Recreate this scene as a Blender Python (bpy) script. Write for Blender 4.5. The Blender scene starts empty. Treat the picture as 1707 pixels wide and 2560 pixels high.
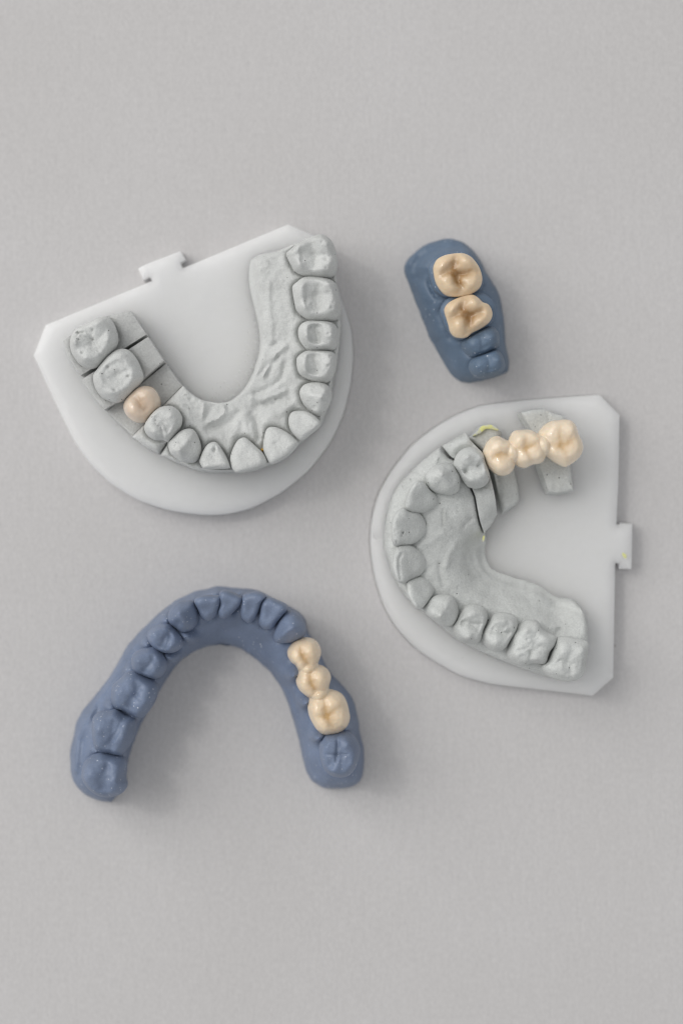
import bpy, math, random
import numpy as np
from mathutils import Vector, noise
from mathutils.geometry import delaunay_2d_cdt

random.seed(7)
scene = bpy.context.scene
COL = scene.collection
MM = 0.001

# ------------------------------------------------------------------ camera
CAM_H = 450.0                 # camera height above the table, mm
PX_MM = 11.3                  # photo pixels per mm on the table
FOCUS_Z = 17.5                # plane of sharp focus (tooth tops), mm
cam_d = bpy.data.cameras.new("camera")
cam = bpy.data.objects.new("camera", cam_d)
COL.objects.link(cam)
cam.location = (0, 0, CAM_H * MM)
cam.rotation_euler = (0, 0, 0)
cam_d.sensor_fit = 'VERTICAL'
cam_d.sensor_height = 36.0
cam_d.lens = 36.0 * CAM_H / (2560.0 / PX_MM)
cam_d.clip_start = 0.01
cam_d.clip_end = 20.0
cam_d.dof.use_dof = True
cam_d.dof.focus_distance = (CAM_H - FOCUS_Z) * MM
cam_d.dof.aperture_fstop = cam_d.lens / 17.0
scene.camera = cam

# ------------------------------------------------------------------ light
world = bpy.data.worlds.new("World")
scene.world = world
world.use_nodes = True
wb = world.node_tree.nodes["Background"]
wb.inputs[0].default_value = (0.97, 0.98, 1.0, 1)
wb.inputs[1].default_value = 0.56


def area(name, loc, target, sx, sy, power, col):
    d = bpy.data.lights.new(name, 'AREA')
    d.shape = 'RECTANGLE'
    d.size = sx
    d.size_y = sy
    d.energy = power
    d.color = col
    o = bpy.data.objects.new(name, d)
    COL.objects.link(o)
    o.location = loc
    o.rotation_euler = (Vector(target) - Vector(loc)).to_track_quat('-Z', 'Y').to_euler()
    return o


area("window_light", (-1.9, 1.1, 1.8), (0, 0, 0), 2.6, 2.4, 49.0, (1.0, 0.985, 0.97))
area("added_glint_light", (-1.35, 0.75, 2.0), (0, 0, 0), 0.22, 0.30, 5.5, (1.0, 0.98, 0.95))  # small unseen source, added only to give the crowns sharp highlights

scene.view_settings.view_transform = 'Standard'
scene.view_settings.look = 'None'
scene.view_settings.exposure = 0.0
scene.view_settings.gamma = 1.0
scene.view_settings.use_curve_mapping = False
scene.render.engine = 'CYCLES'
scene.cycles.use_denoising = True
scene.cycles.filter_width = 1.1


# ------------------------------------------------------------------ helpers
def P(px, py, z):
    k = (CAM_H - z) / CAM_H / PX_MM
    return ((px - 853.5) * k, -(py - 1280.0) * k)


FR = {1: (60, 540, 420), 2: (480, 540, 420), 3: (60, 900, 420), 4: (480, 900, 420), 5: (980, 560, 320),
      6: (910, 960, 420), 7: (1180, 960, 420), 8: (910, 1360, 420), 9: (1200, 1360, 420),
      10: (160, 1440, 420), 11: (520, 1440, 420), 12: (160, 1740, 320), 13: (660, 1700, 320),
      14: (380, 960, 320), 15: (340, 600, 320), 16: (1160, 1000, 320)}


def F(n, pts):
    x0, y0, w = FR[n]
    s = w / 1568.0
    return [(x0 + p[0] * s, y0 + p[1] * s) + tuple(p[2:]) for p in pts]


def to_mm(pts, z):
    return np.array([P(p[0], p[1], z) for p in pts])


def catmull(pts, n):
    pts = np.asarray(pts, float)
    m = len(pts)
    dense = []
    for i in range(m):
        p0, p1, p2, p3 = pts[i - 1], pts[i], pts[(i + 1) % m], pts[(i + 2) % m]
        for t in np.linspace(0, 1, 12, endpoint=False):
            dense.append(0.5 * ((2 * p1) + (-p0 + p2) * t + (2 * p0 - 5 * p1 + 4 * p2 - p3) * t * t
                                + (-p0 + 3 * p1 - 3 * p2 + p3) * t ** 3))
    d = np.array(dense)
    d2 = np.vstack([d, d[:1]])
    L = np.concatenate([[0], np.cumsum(np.hypot(*np.diff(d2, axis=0).T))])
    q = np.linspace(0, L[-1], n, endpoint=False)
    return np.stack([np.interp(q, L, d2[:, 0]), np.interp(q, L, d2[:, 1])], 1)


def resample(pts, step, sharp_flags, smooth=6):
    """closed polygon resampled at about step mm; corners flagged sharp keep their place, the rest are smoothed"""
    out, fix = [], []
    m = len(pts)
    for i in range(m):
        a, b = pts[i], pts[(i + 1) % m]
        n = max(1, int(round(np.hypot(*(b - a)) / step)))
        for k in range(n):
            out.append(a + (b - a) * k / n)
            fix.append(k == 0 and sharp_flags[i])
    out = np.array(out)
    fix = np.array(fix)
    for _ in range(smooth):
        s = 0.25 * np.roll(out, 1, 0) + 0.5 * out + 0.25 * np.roll(out, -1, 0)
        out = np.where(fix[:, None], out, s)
    return out


def area2(p):
    x, y = p[:, 0], p[:, 1]
    return float(np.sum(x * np.roll(y, -1) - np.roll(x, -1) * y))


def seg_dist(pts, poly, closed=True):
    a = poly
    b = np.roll(poly, -1, 0)
    if not closed:
        a, b = a[:-1], b[:-1]
    best = np.full(len(pts), 1e9)
    for i in range(0, len(a), 64):
        A, B = a[i:i + 64], b[i:i + 64]
        d = B - A
        w = pts[:, None, :] - A[None]
        t = np.clip((w * d).sum(2) / np.maximum((d * d).sum(1), 1e-12), 0, 1)
        q = w - t[..., None] * d
        best = np.minimum(best, np.sqrt((q * q).sum(2)).min(1))
    return best


def inside(pts, poly):
    x, y = pts[:, 0], pts[:, 1]
    c = np.zeros(len(pts), bool)
    xi, yi = poly[:, 0], poly[:, 1]
    xj, yj = np.roll(xi, 1), np.roll(yi, 1)
    for k in range(len(poly)):
        cond = ((yi[k] > y) != (yj[k] > y))
        with np.errstate(divide='ignore', invalid='ignore'):
            xx = (xj[k] - xi[k]) * (y - yi[k]) / (yj[k] - yi[k]) + xi[k]
        c ^= cond & (x < xx)
    return c


def pnoise(x, y, sc, seed=0.0):
    return np.array([noise.noise((a / sc + seed, b / sc - seed, seed * 1.7)) for a, b in zip(x, y)])


def mesh_obj(name, verts_mm, faces, mat, parent=None, attrs=None, sharp=None):
    me = bpy.data.meshes.new(name)
    me.from_pydata([tuple(v) for v in (np.asarray(verts_mm) * MM)], [], faces)
    me.update()
    me.shade_smooth()
    if sharp:
        me.set_sharp_from_angle(angle=math.radians(sharp))
    if attrs:
        for k, arr in attrs.items():
            at = me.attributes.new(k, 'FLOAT', 'POINT')
            at.data.foreach_set('value', np.asarray(arr, np.float32))
    me.materials.append(mat)
    o = bpy.data.objects.new(name, me)
    COL.objects.link(o)
    if parent is not None:
        o.parent = parent
        o.matrix_parent_inverse = parent.matrix_world.inverted()
    return o


def thing(name, label, cat, loc_mm, group=None):
    o = bpy.data.objects.new(name, None)
    o.empty_display_size = 0.01
    COL.objects.link(o)
    o.location = Vector(loc_mm) * MM
    o['label'] = label
    o['category'] = cat
    if group:
        o['group'] = group
    bpy.context.view_layer.update()
    return o


# ------------------------------------------------------------------ materials
class N:
    def __init__(self, name):
        self.m = bpy.data.materials.new(name)
        self.m.use_nodes = True
        self.t = self.m.node_tree
        self.b = self.t.nodes["Principled BSDF"]
        self.co = self.t.nodes.new('ShaderNodeTexCoord').outputs['Object']

    def n(self, typ, **kw):
        nd = self.t.nodes.new(typ)
        for k, v in kw.items():
            setattr(nd, k, v)
        return nd

    def link(self, a, b):
        self.t.links.new(a, b)

    def noise(self, scale_mm, detail=3, rough=0.55, stretch=None):
        nd = self.n('ShaderNodeTexNoise')
        nd.inputs['Scale'].default_value = 1000.0 / scale_mm
        nd.inputs['Detail'].default_value = detail
        nd.inputs['Roughness'].default_value = rough
        src = self.co
        if stretch:
            mp = self.n('ShaderNodeMapping')
            mp.inputs['Scale'].default_value = stretch
            self.link(self.co, mp.inputs[0])
            src = mp.outputs[0]
        self.link(src, nd.inputs['Vector'])
        return nd.outputs['Fac']

    def ramp(self, fac, stops):
        r = self.n('ShaderNodeValToRGB')
        el = r.color_ramp.elements
        while len(el) < len(stops):
            el.new(0.5)
        for e, (p, c) in zip(el, stops):
            e.position = p
            e.color = tuple(c) + (1,) if len(c) == 3 else c
        self.link(fac, r.inputs[0])
        return r.outputs[0]

    def mix(self, fac, a, b, mode='MIX'):
        mx = self.n('ShaderNodeMix', data_type='RGBA', blend_type=mode)
        for sock, v in ((mx.inputs[0], fac), (mx.inputs[6], a), (mx.inputs[7], b)):
            if hasattr(v, 'links'):
                self.link(v, sock)
            elif isinstance(v, (int, float)):
                sock.default_value = v
            else:
                sock.default_value = tuple(v) + (1,)
        return mx.outputs[2]

    def math(self, op, a, b):
        m = self.n('ShaderNodeMath', operation=op)
        for sock, v in ((m.inputs[0], a), (m.inputs[1], b)):
            if hasattr(v, 'links'):
                self.link(v, sock)
            else:
                sock.default_value = v
        return m.outputs[0]

    def spots(self, scale_mm, size, keep):
        """sparse small round spots: 1 inside a spot"""
        v = self.n('ShaderNodeTexVoronoi')
        v.inputs['Scale'].default_value = 1000.0 / scale_mm
        self.link(self.co, v.inputs['Vector'])
        near = self.math('LESS_THAN', v.outputs['Distance'], size)
        sep = self.n('ShaderNodeSeparateColor')
        self.link(v.outputs['Color'], sep.inputs[0])
        pick = self.math('LESS_THAN', sep.outputs[0], keep)
        return self.math('MULTIPLY', near, pick)

    def bump(self, h, dist_mm, strength=1.0, prev=None):
        b = self.n('ShaderNodeBump')
        b.inputs['Strength'].default_value = strength
        b.inputs['Distance'].default_value = dist_mm * MM
        self.link(h, b.inputs['Height'])
        if prev is not None:
            self.link(prev, b.inputs['Normal'])
        return b.outputs[0]


def plaster(name, base, var=0.06, bumpmm=0.10):
    k = N(name)
    lo = tuple(c * (1 - var * 1.8) for c in base)
    hi = tuple(c * (1 + var) for c in base)
    col = k.ramp(k.noise(5.0, 5, 0.6), [(0.3, lo), (0.7, hi)])
    fine = k.ramp(k.noise(0.35, 3, 0.7), [(0.3, (0.84,) * 3), (0.7, (1.03,) * 3)])
    col = k.mix(1.0, col, fine, 'MULTIPLY')
    pore = k.spots(1.3, 0.13, 0.16)
    col = k.mix(k.math('MULTIPLY', pore, 0.75), col, (0.07, 0.07, 0.065))
    crumb = k.spots(1.1, 0.12, 0.12)
    col = k.mix(k.math('MULTIPLY', crumb, 0.5), col, (0.78, 0.78, 0.75))
    k.link(col, k.b.inputs['Base Color'])
    k.b.inputs['Roughness'].default_value = 0.85
    k.b.inputs['Specular IOR Level'].default_value = 0.25
    nb = k.bump(k.noise(0.55, 5, 0.75), bumpmm * 2.0, 1.0)
    nb = k.bump(k.noise(2.2, 3, 0.6), bumpmm * 2.2, 0.6, nb)
    k.link(nb, k.b.inputs['Normal'])
    return k.m


def resin(name, base, dust=0.35):
    k = N(name)
    lo = tuple(c * 0.86 for c in base)
    hi = tuple(c * 1.10 for c in base)
    col = k.ramp(k.noise(6.0, 4, 0.55), [(0.3, lo), (0.72, hi)])
    fine = k.ramp(k.noise(0.30, 2, 0.7), [(0.3, (0.84,) * 3), (0.7, (1.0,) * 3)])
    col = k.mix(1.0, col, fine, 'MULTIPLY')
    cl = k.ramp(k.noise(9.0, 3, 0.6), [(0.46, (0, 0, 0)), (0.62, (1, 1, 1))])
    sp = k.math('MAXIMUM', k.spots(0.8, 0.2, 0.22), k.spots(1.5, 0.14, 0.3))
    sp = k.math('MULTIPLY', k.math('MULTIPLY', sp, cl), dust)
    col = k.mix(sp, col, (0.62, 0.66, 0.72))
    k.link(col, k.b.inputs['Base Color'])
    k.b.inputs['Roughness'].default_value = 0.44
    k.b.inputs['Specular IOR Level'].default_value = 0.4
    k.b.inputs['Subsurface Weight'].default_value = 0.08
    k.b.inputs['Subsurface Radius'].default_value = (0.5, 0.6, 1.0)
    k.b.inputs['Subsurface Scale'].default_value = 0.8 * MM
    nb = k.bump(k.noise(0.5, 3, 0.6), 0.05, 0.8)
    nb = k.bump(k.noise(3.0, 2, 0.5), 0.16, 0.5, nb)
    k.link(nb, k.b.inputs['Normal'])
    return k.m


def ceramic(name, base, stain, rough=0.42):
    k = N(name)
    at = k.n('ShaderNodeAttribute', attribute_name='stain')
    vary = k.ramp(k.noise(2.4, 3, 0.6), [(0.3, tuple(c * 0.93 for c in base)), (0.7, tuple(min(1, c * 1.05) for c in base))])
    f = k.math('MULTIPLY', at.outputs['Fac'], k.math('ADD', k.noise(1.2, 3, 0.6), 0.45))
    col = k.mix(f, vary, stain)
    k.link(col, k.b.inputs['Base Color'])
    k.b.inputs['Roughness'].default_value = rough
    k.b.inputs['IOR'].default_value = 1.5
    k.b.inputs['Subsurface Weight'].default_value = 0.2
    k.b.inputs['Subsurface Radius'].default_value = (1.0, 0.6, 0.35)
    k.b.inputs['Subsurface Scale'].default_value = 1.2 * MM
    k.b.inputs['Coat Weight'].default_value = 0.8
    k.b.inputs['Specular IOR Level'].default_value = 0.22
    k.b.inputs['Coat Roughness'].default_value = 0.04
    nb = k.bump(k.noise(1.2, 2, 0.5), 0.24, 0.8)
    nb = k.bump(k.noise(0.55, 2, 0.5), 0.035, 0.7, nb)
    k.link(nb, k.b.inputs['Normal'])
    return k.m


def flat(name, col, rough=0.7):
    k = N(name)
    c = k.ramp(k.noise(0.6, 3, 0.6), [(0.3, tuple(x * 0.8 for x in col)), (0.7, col)])
    k.link(c, k.b.inputs['Base Color'])
    k.b.inputs['Roughness'].default_value = rough
    return k.m


def plastic_plate(name):
    k = N(name)
    col = k.ramp(k.noise(30.0, 2, 0.5), [(0.3, (0.965, 0.967, 0.982)), (0.7, (0.978, 0.98, 0.99))])
    dark = k.spots(9.0, 0.022, 0.4)
    col = k.mix(k.math('MULTIPLY', dark, 0.7), col, (0.12, 0.11, 0.1))
    haze = k.ramp(k.noise(7.0, 5, 0.7), [(0.35, (0.955,) * 3), (0.65, (1.0,) * 3)])
    col = k.mix(1.0, col, haze, 'MULTIPLY')
    lint = k.spots(2.6, 0.045, 0.22)
    col = k.mix(k.math('MULTIPLY', lint, 0.35), col, (0.5, 0.49, 0.47))
    k.link(col, k.b.inputs['Base Color'])
    k.b.inputs['Roughness'].default_value = 0.42
    k.b.inputs['Specular IOR Level'].default_value = 0.3
    k.b.inputs['Subsurface Weight'].default_value = 1.0
    k.b.inputs['Subsurface Radius'].default_value = (1.0, 1.0, 1.05)
    k.b.inputs['Subsurface Scale'].default_value = 14.0 * MM
    nb = k.bump(k.noise(0.5, 2, 0.6), 0.02, 0.6)
    k.link(nb, k.b.inputs['Normal'])
    tr = k.n('ShaderNodeBsdfTranslucent')
    tr.inputs[0].default_value = (0.985, 0.985, 0.995, 1)
    mx = k.n('ShaderNodeMixShader')
    mx.inputs[0].default_value = 0.10
    k.link(k.b.outputs[0], mx.inputs[1])
    k.link(tr.outputs[0], mx.inputs[2])
    k.link(mx.outputs[0], k.t.nodes['Material Output'].inputs['Surface'])
    return k.m


def paper(name):
    k = N(name)
    base = k.ramp(k.noise(70.0, 3, 0.5), [(0.25, (0.553, 0.538, 0.529)), (0.75, (0.588, 0.575, 0.570))])
    fib = k.ramp(k.noise(0.85, 5, 0.8, (1.3, 0.75, 1)), [(0.28, (0.885,) * 3), (0.72, (1.085,) * 3)])
    laid = k.ramp(k.noise(1.1, 3, 0.6, (1.0, 0.16, 1)), [(0.3, (0.97,) * 3), (0.7, (1.015,) * 3)])
    fleck = k.math('MAXIMUM', k.spots(14.0, 0.022, 0.35), k.spots(37.0, 0.016, 0.6))
    col = k.mix(1.0, k.mix(1.0, base, fib, 'MULTIPLY'), laid, 'MULTIPLY')
    col = k.mix(k.math('MULTIPLY', fleck, 0.5), col, (0.25, 0.22, 0.2))
    k.link(col, k.b.inputs['Base Color'])
    k.b.inputs['Roughness'].default_value = 0.9
    k.b.inputs['Specular IOR Level'].default_value = 0.2
    nb = k.bump(k.noise(0.7, 4, 0.7, (1.4, 0.65, 1)), 0.09, 0.9)
    k.link(nb, k.b.inputs['Normal'])
    return k.m


M_PAPER = paper("pale_paper")
M_PLATE = plastic_plate("milky_plastic")
M_PLAST1 = plaster("light_grey_plaster", (0.68, 0.69, 0.672), 0.06, 0.12)
M_PLAST2 = plaster("green_grey_plaster", (0.665, 0.68, 0.66), 0.07, 0.12)
M_DIE = plaster("sawn_grey_plaster", (0.60, 0.605, 0.59), 0.06, 0.12)
M_BLUE1 = resin("periwinkle_resin", (0.19, 0.238, 0.342), 0.85)
M_BLUE2 = resin("slate_blue_resin", (0.13, 0.185, 0.262), 0.6)
M_CER_TAN = ceramic("tan_ceramic", (0.74, 0.58, 0.395), (0.32, 0.17, 0.055))
M_CER_PALE = ceramic("pale_ceramic", (0.83, 0.70, 0.535), (0.62, 0.42, 0.22))
M_CER_GOLD = ceramic("golden_ceramic", (0.80, 0.65, 0.47), (0.50, 0.31, 0.13), 0.42)
M_CER_PINK = ceramic("beige_ceramic", (0.70, 0.575, 0.455), (0.44, 0.30, 0.19), 0.42)
def crayon(name):
    k = N(name)
    c = k.ramp(k.noise(1.4, 4, 0.7), [(0.42, (0.55, 0.56, 0.50)), (0.55, (0.68, 0.68, 0.27))])
    k.link(c, k.b.inputs['Base Color'])
    k.b.inputs['Roughness'].default_value = 0.8
    return k.m


M_YELLOW = crayon("yellow_crayon")
M_ORANGE = flat("orange_wax", (0.60, 0.34, 0.05))
M_DUST = flat("plaster_dust", (0.75, 0.75, 0.74), 0.9)


# ------------------------------------------------------------------ tooth
def frames(outs, centre):
    """outward direction (mm) for every tooth of a row: across the row, away from centre"""
    cs = np.array([catmull(o, 60).mean(0) for o in outs])
    dirs = []
    for i in range(len(cs)):
        a, b = cs[max(0, i - 1)], cs[min(len(cs) - 1, i + 1)]
        t = (b - a) / np.hypot(*(b - a))
        n = np.array([-t[1], t[0]])
        if np.dot(n, cs[i] - centre) < 0:
            n = -n
        dirs.append(n)
    return dirs


def gaus(u, v, u0, v0, su, sv=None):
    sv = sv or su
    return np.exp(-((u - u0) / su) ** 2 - ((v - v0) / sv) ** 2)


def cusp(u, v, u0, v0, su, sv=None):
    sv = sv or su
    return np.exp(-1.45 * (np.sqrt(((u - u0) / su) ** 2 + ((v - v0) / sv) ** 2 + .03) - .17))


def tooth(name, out_mm, zc, zt, zneck, kind, d, mat, parent, seed=0, amp=1.0, pits=(), grooves=(), lumps=(),
          rough=0.15, seg=84, rings=26, neck=0.9, tilt=None, grow=1.03, round_=None, basin=None):
    if kind == 'inc':
        rough = rough * .55
    rnd = random.Random(seed * 31 + 5)
    if kind in ('molar', 'pm', 'canine') and 'shell' not in name and 'unit' not in name:
        amp *= 2.0
    o = catmull(out_mm, seg)
    if area2(o) < 0:
        o = o[::-1]
    c = o.mean(0)
    o = c + (o - c) * grow
    e = np.array([-d[1], d[0]])
    lu = np.abs((o - c) @ d).max()
    lv = np.abs((o - c) @ e).max()
    ts = np.sin(np.pi / 2 * (np.arange(1, rings + 1) / rings))
    XY = [c[None]]
    T = [np.zeros(1)]
    for t in ts:
        XY.append(c + t * (o - c))
        T.append(np.full(seg, t))
    XY = np.vstack(XY)
    T = np.concatenate(T)
    peak = gaus if ('shell' in name or 'unit' in name) else cusp
    u = ((XY - c) @ d) / lu
    v = ((XY - c) @ e) / lv
    rp = round_ or (3.4 if kind in ('inc', 'stump') else 2.5)
    dome = np.clip(1 - T ** rp, 0, 1) ** .58
    mask = 1 - T ** 6
    f = np.zeros(len(T))
    st = np.zeros(len(T))
    j = lambda s: rnd.uniform(-s, s)
    zc_off = np.zeros(len(T))
    if kind == 'molar':
        for su, sv in ((.5, .45), (.5, -.45), (-.5, .45), (-.5, -.45)):
            f += amp * rnd.uniform(.75, 1.15) * peak(u, v, su + j(.06), sv + j(.08), .36)
        uc = j(.08)
        f -= amp * .80 * gaus(u, v, uc, 0, .40, .50)
        f += amp * .45 * np.exp(-((T - .74) / .16) ** 2)
        wob = .10 * np.sin(v * 4 + j(3))
        f -= amp * .26 * np.exp(-((u - uc - wob) / .13) ** 2) * np.exp(-(v / .72) ** 4)
        wob2 = .10 * np.sin(u * 4 + j(3))
        f -= amp * .22 * np.exp(-((v - .05 - wob2) / .13) ** 2) * np.exp(-(u / .9) ** 6)
        st = gaus(u, v, uc, 0, .36, .55) * .55 + np.exp(-((u - uc - wob) / .13) ** 2) * np.exp(-(v / .7) ** 4) * .35 \
            + np.exp(-((v - .05 - wob2) / .12) ** 2) * np.exp(-(u / .75) ** 6) * .3
    elif kind == 'pm':
        f += amp * 1.15 * peak(u, v, .52, j(.1), .40, .55) + amp * .85 * peak(u, v, -.55, j(.12), .36, .5)
        wob = .09 * np.sin(v * 4 + j(3))
        uc = -.04 + j(.05)
        f -= amp * .75 * gaus(u, v, uc, 0, .34, .6)
        f += amp * .40 * np.exp(-((T - .74) / .16) ** 2)
        f -= amp * .28 * np.exp(-((u - uc - wob) / .13) ** 2) * np.exp(-(v / .6) ** 4)
        for sv in (-.5, .5):
            f -= amp * .25 * gaus(u, v, uc, sv, .2, .16)
        st = gaus(u, v, uc, 0, .34, .62) * .6 + np.exp(-((u - uc - wob) / .12) ** 2) * np.exp(-(v / .6) ** 4) * .35
    elif kind == 'canine':
        f += amp * 1.5 * peak(u, v, .32, j(.1), .46, .55)
        f += amp * .5 * np.exp(-(v / .22) ** 2) * gaus(u, 0 * v, -.1, 0, .6)
        f -= amp * .5 * gaus(u, v, -.15, .45, .3) + amp * .4 * gaus(u, v, -.15, -.45, .3)
        zc_off = .5 * u
        st = gaus(u, v, -.1, 0, .4) * .3
    elif kind == 'inc':
        tl = 1.15 if tilt is None else tilt
        zc_off = tl * u
        f -= amp * .95 * gaus(u, v, -.12, 0, .48, .50)
        f += amp * .85 * gaus(u, 0 * v, .82, 0, .20) * (1 - (v * .5) ** 2)
        f += amp * .25 * (gaus(u, v, .1, .75, .5, .2) + gaus(u, v, .1, -.75, .5, .2))
    elif kind == 'stump':
        f -= amp * .2 * gaus(u, v, 0, 0, .5)
    if basin:
        q = ((np.abs(u - basin[0]) / basin[2]) ** 3 + (np.abs(v - basin[1]) / basin[3]) ** 3) ** (1 / 3)
        q = np.clip((1.18 - q) / .36, 0, 1)
        f -= basin[4] * q * q * (3 - 2 * q)
    x, y = XY[:, 0], XY[:, 1]
    for (p, r, dep) in pits:
        q = np.hypot(x - p[0], y - p[1])
        f -= dep * np.exp(-(q / r) ** 2)
    for (p, r, h) in lumps:
        q = np.hypot(x - p[0], y - p[1])
        f += h * np.exp(-(q / r) ** 2)
    for (pl, w, dep) in grooves:
        q = seg_dist(XY, np.array(pl), False)
        f -= dep * np.exp(-(q / w) ** 2)
        st = st + .35 * np.exp(-(q / (w * 1.4)) ** 2)
    z = zc + zc_off + (zt - zc) * dome + f * mask
    if rough > 0:
        z += (rough * 1.6 * pnoise(x, y, 2.6, seed + .3) + rough * .9 * pnoise(x, y, .9, seed + 4.1) + rough * .35 * pnoise(x, y, .4, seed + 9.1)) * (1 - .5 * T ** 8)
    V = [np.column_stack([x, y, z])]
    rim = V[0][-seg:]
    n0 = len(V[0])
    faces = []
    for k in range(seg):
        faces.append((0, 1 + k, 1 + (k + 1) % seg))
    for i in range(rings - 1):
        a = 1 + i * seg
        for k in range(seg):
            k2 = (k + 1) % seg
            faces.append((a + k, a + seg + k, a + seg + k2, a + k2))
    prev = n0 - seg
    tot = n0
    steps = ((1.012, .18), (1.0, .42), ((1 + neck) / 2 + .02, .72), (neck, 1.0))
    for sc_, h in steps:
        ring = np.column_stack([c + sc_ * (o - c), rim[:, 2] * (1 - h) + zneck * h])
        V.append(ring)
        for k in range(seg):
            k2 = (k + 1) % seg
            faces.append((prev + k, tot + k, tot + k2, prev + k2))
        prev = tot
        tot += seg
    faces.append(tuple(prev + k for k in range(seg))[::-1])
    V = np.vstack(V)
    stf = np.zeros(len(V))
    stf[:n0] = np.clip(st * mask, 0, 1)
    return mesh_obj(name, V, faces, mat, parent, {'stain': stf})


# ------------------------------------------------------------------ gum / block solids
def solid(name, pts_px, zmap, zb, zedge, mat, parent, ridge=None, zr=None, r0=2.0, power=1.7, teeth=(), step=.55,
          rr=.8, rdrop=.8, flare=0.0, flares=(), bumps=(), smooth=6, rough=.12, sulcus=.7, collar=.35, sharp=48, seed=1,
          plane=None, wallnoise=0.0, rag=0.0):
    raw = to_mm(pts_px, zmap)
    fl = [len(p) > 2 for p in pts_px]
    if area2(raw) < 0:
        raw = raw[::-1]
        fl = fl[::-1]
    B = resample(raw, step, fl, smooth)
    if rag:
        B = B + rag * np.column_stack([pnoise(B[:, 0], B[:, 1], 3.0, seed + .5) + .5 * pnoise(B[:, 0], B[:, 1], 1.1, seed + 2.5),
                                       pnoise(B[:, 0], B[:, 1], 3.0, seed + 5.5) + .5 * pnoise(B[:, 0], B[:, 1], 1.1, seed + 8.5)])
    lo, hi = B.min(0), B.max(0)
    gx, gy = np.meshgrid(np.arange(lo[0], hi[0], step), np.arange(lo[1], hi[1], step * .866))
    gx[1::2] += step / 2
    G = np.column_stack([gx.ravel(), gy.ravel()])
    rs = np.random.RandomState(seed)
    G += rs.uniform(-.12, .12, G.shape) * step
    G = G[inside(G, B)]
    G = G[seg_dist(G, B) > step * .55]
    # a finer band that follows the rim keeps the rounded edge even
    allp = np.vstack([B, G])
    nb = len(B)
    res = delaunay_2d_cdt([Vector(p) for p in allp], [], [list(range(nb))], 1, 1e-5)
    V2 = np.array([tuple(p) for p in res[0]])
    tris = [tuple(f) for f in res[2]]
    orig = res[3]
    loop = [None] * nb
    for i, og in enumerate(orig):
        for q in og:
            if q < nb:
                loop[q] = i
    db = seg_dist(V2, B)
    z = np.full(len(V2), float(zedge))
    if ridge is not None:
        dr = np.full(len(V2), 1e9)
        for R in ridge:
            dr = np.minimum(dr, seg_dist(V2, R, False))
        dr = np.maximum(0, dr - r0)
        s = db / np.maximum(db + dr, 1e-6)
        z = zedge + (zr - zedge) * (1 - (1 - s) ** power)
    if plane is not None:
        z = z + plane[0] * (V2[:, 0] - V2[:, 0].mean()) + plane[1] * (V2[:, 1] - V2[:, 1].mean())
    if rr > 0:
        z -= rdrop * np.clip(1 - db / rr, 0, 1) ** 2
    if len(teeth):
        dt = np.full(len(V2), 1e9)
        for tmm in teeth:
            dt = np.minimum(dt, seg_dist(V2, catmull(tmm, 48)))
        edge = np.clip(db / 1.0, 0, 1)
        z += edge * (collar * np.exp(-((dt - 1.4) / .8) ** 2) - sulcus * np.exp(-(dt / .5) ** 2))
    x, y = V2[:, 0], V2[:, 1]
    for kind, geo, w, h in bumps:
        if kind in ('line', 'drop'):
            q = seg_dist(V2, np.array(geo), False)
        else:
            q = np.hypot(x - geo[0], y - geo[1])
        z += h * np.exp(-(q / w) ** 2) * (1.0 if kind == 'drop' else np.clip(db / .5, 0, 1))
    if rough > 0:
        z += rough * 1.8 * pnoise(x, y, 4.0, seed + .2) + rough * pnoise(x, y, 1.3, seed + 3.3) + rough * .5 * pnoise(x, y, .6, seed + 7.7)
    verts = [np.column_stack([V2, z])]
    n = len(V2)
    # walls
    bp = V2[loop]
    tg = np.roll(bp, -1, 0) - np.roll(bp, 1, 0)
    nm = np.column_stack([tg[:, 1], -tg[:, 0]])
    nm /= np.maximum(np.hypot(nm[:, 0], nm[:, 1]), 1e-9)[:, None]
    fv = np.full(nb, float(flare))
    for (p, r, a) in flares:
        fv += a * np.exp(-(np.hypot(bp[:, 0] - p[0], bp[:, 1] - p[1]) / r) ** 2)
    for _ in range(6):
        nm = nm + np.roll(nm, 1, 0) + np.roll(nm, -1, 0)
        nm /= np.maximum(np.hypot(nm[:, 0], nm[:, 1]), 1e-9)[:, None]
    faces = list(tris)
    # orientation of the top faces
    a, b, c = (V2[list(t)] for t in (tris[0][:1], tris[0][1:2], tris[0][2:3]))
    if float(np.cross(b[0] - a[0], c[0] - a[0])) < 0:
        faces = [t[::-1] for t in faces]
    prev = loop
    tot = n
    for h in (.25, .5, .75, 1.0):
        off = fv * h
        if wallnoise and h < 1:
            off = off + wallnoise * pnoise(bp[:, 0], bp[:, 1], 1.1, seed + h * 9)
        ring = np.column_stack([bp + nm * off[:, None], z[loop] * (1 - h) + zb * h])
        verts.append(ring)
        cur = [tot + k for k in range(nb)]
        for k in range(nb):
            k2 = (k + 1) % nb
            faces.append((prev[k], cur[k], cur[k2], prev[k2]))
        prev = cur
        tot += nb
    faces.append(tuple(prev)[::-1])
    return mesh_obj(name, np.vstack(verts), faces, mat, parent, None, sharp)


def pit(frame, x, y, r_mm, dep, z):
    q = F(frame, [(x, y)])[0]
    return (P(q[0], q[1], z), r_mm, dep)


def groove(frame, pts, w, dep, z):
    return ([P(q[0], q[1], z) for q in F(frame, pts)], w * 1.35, dep * .85)


def line(frame, pts, w, h, z):
    return ('line', [P(q[0], q[1], z) for q in F(frame, pts)], w, h)


def spot(frame, x, y, w, h, z):
    q = F(frame, [(x, y)])[0]
    return ('spot', P(q[0], q[1], z), w, h)


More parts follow.
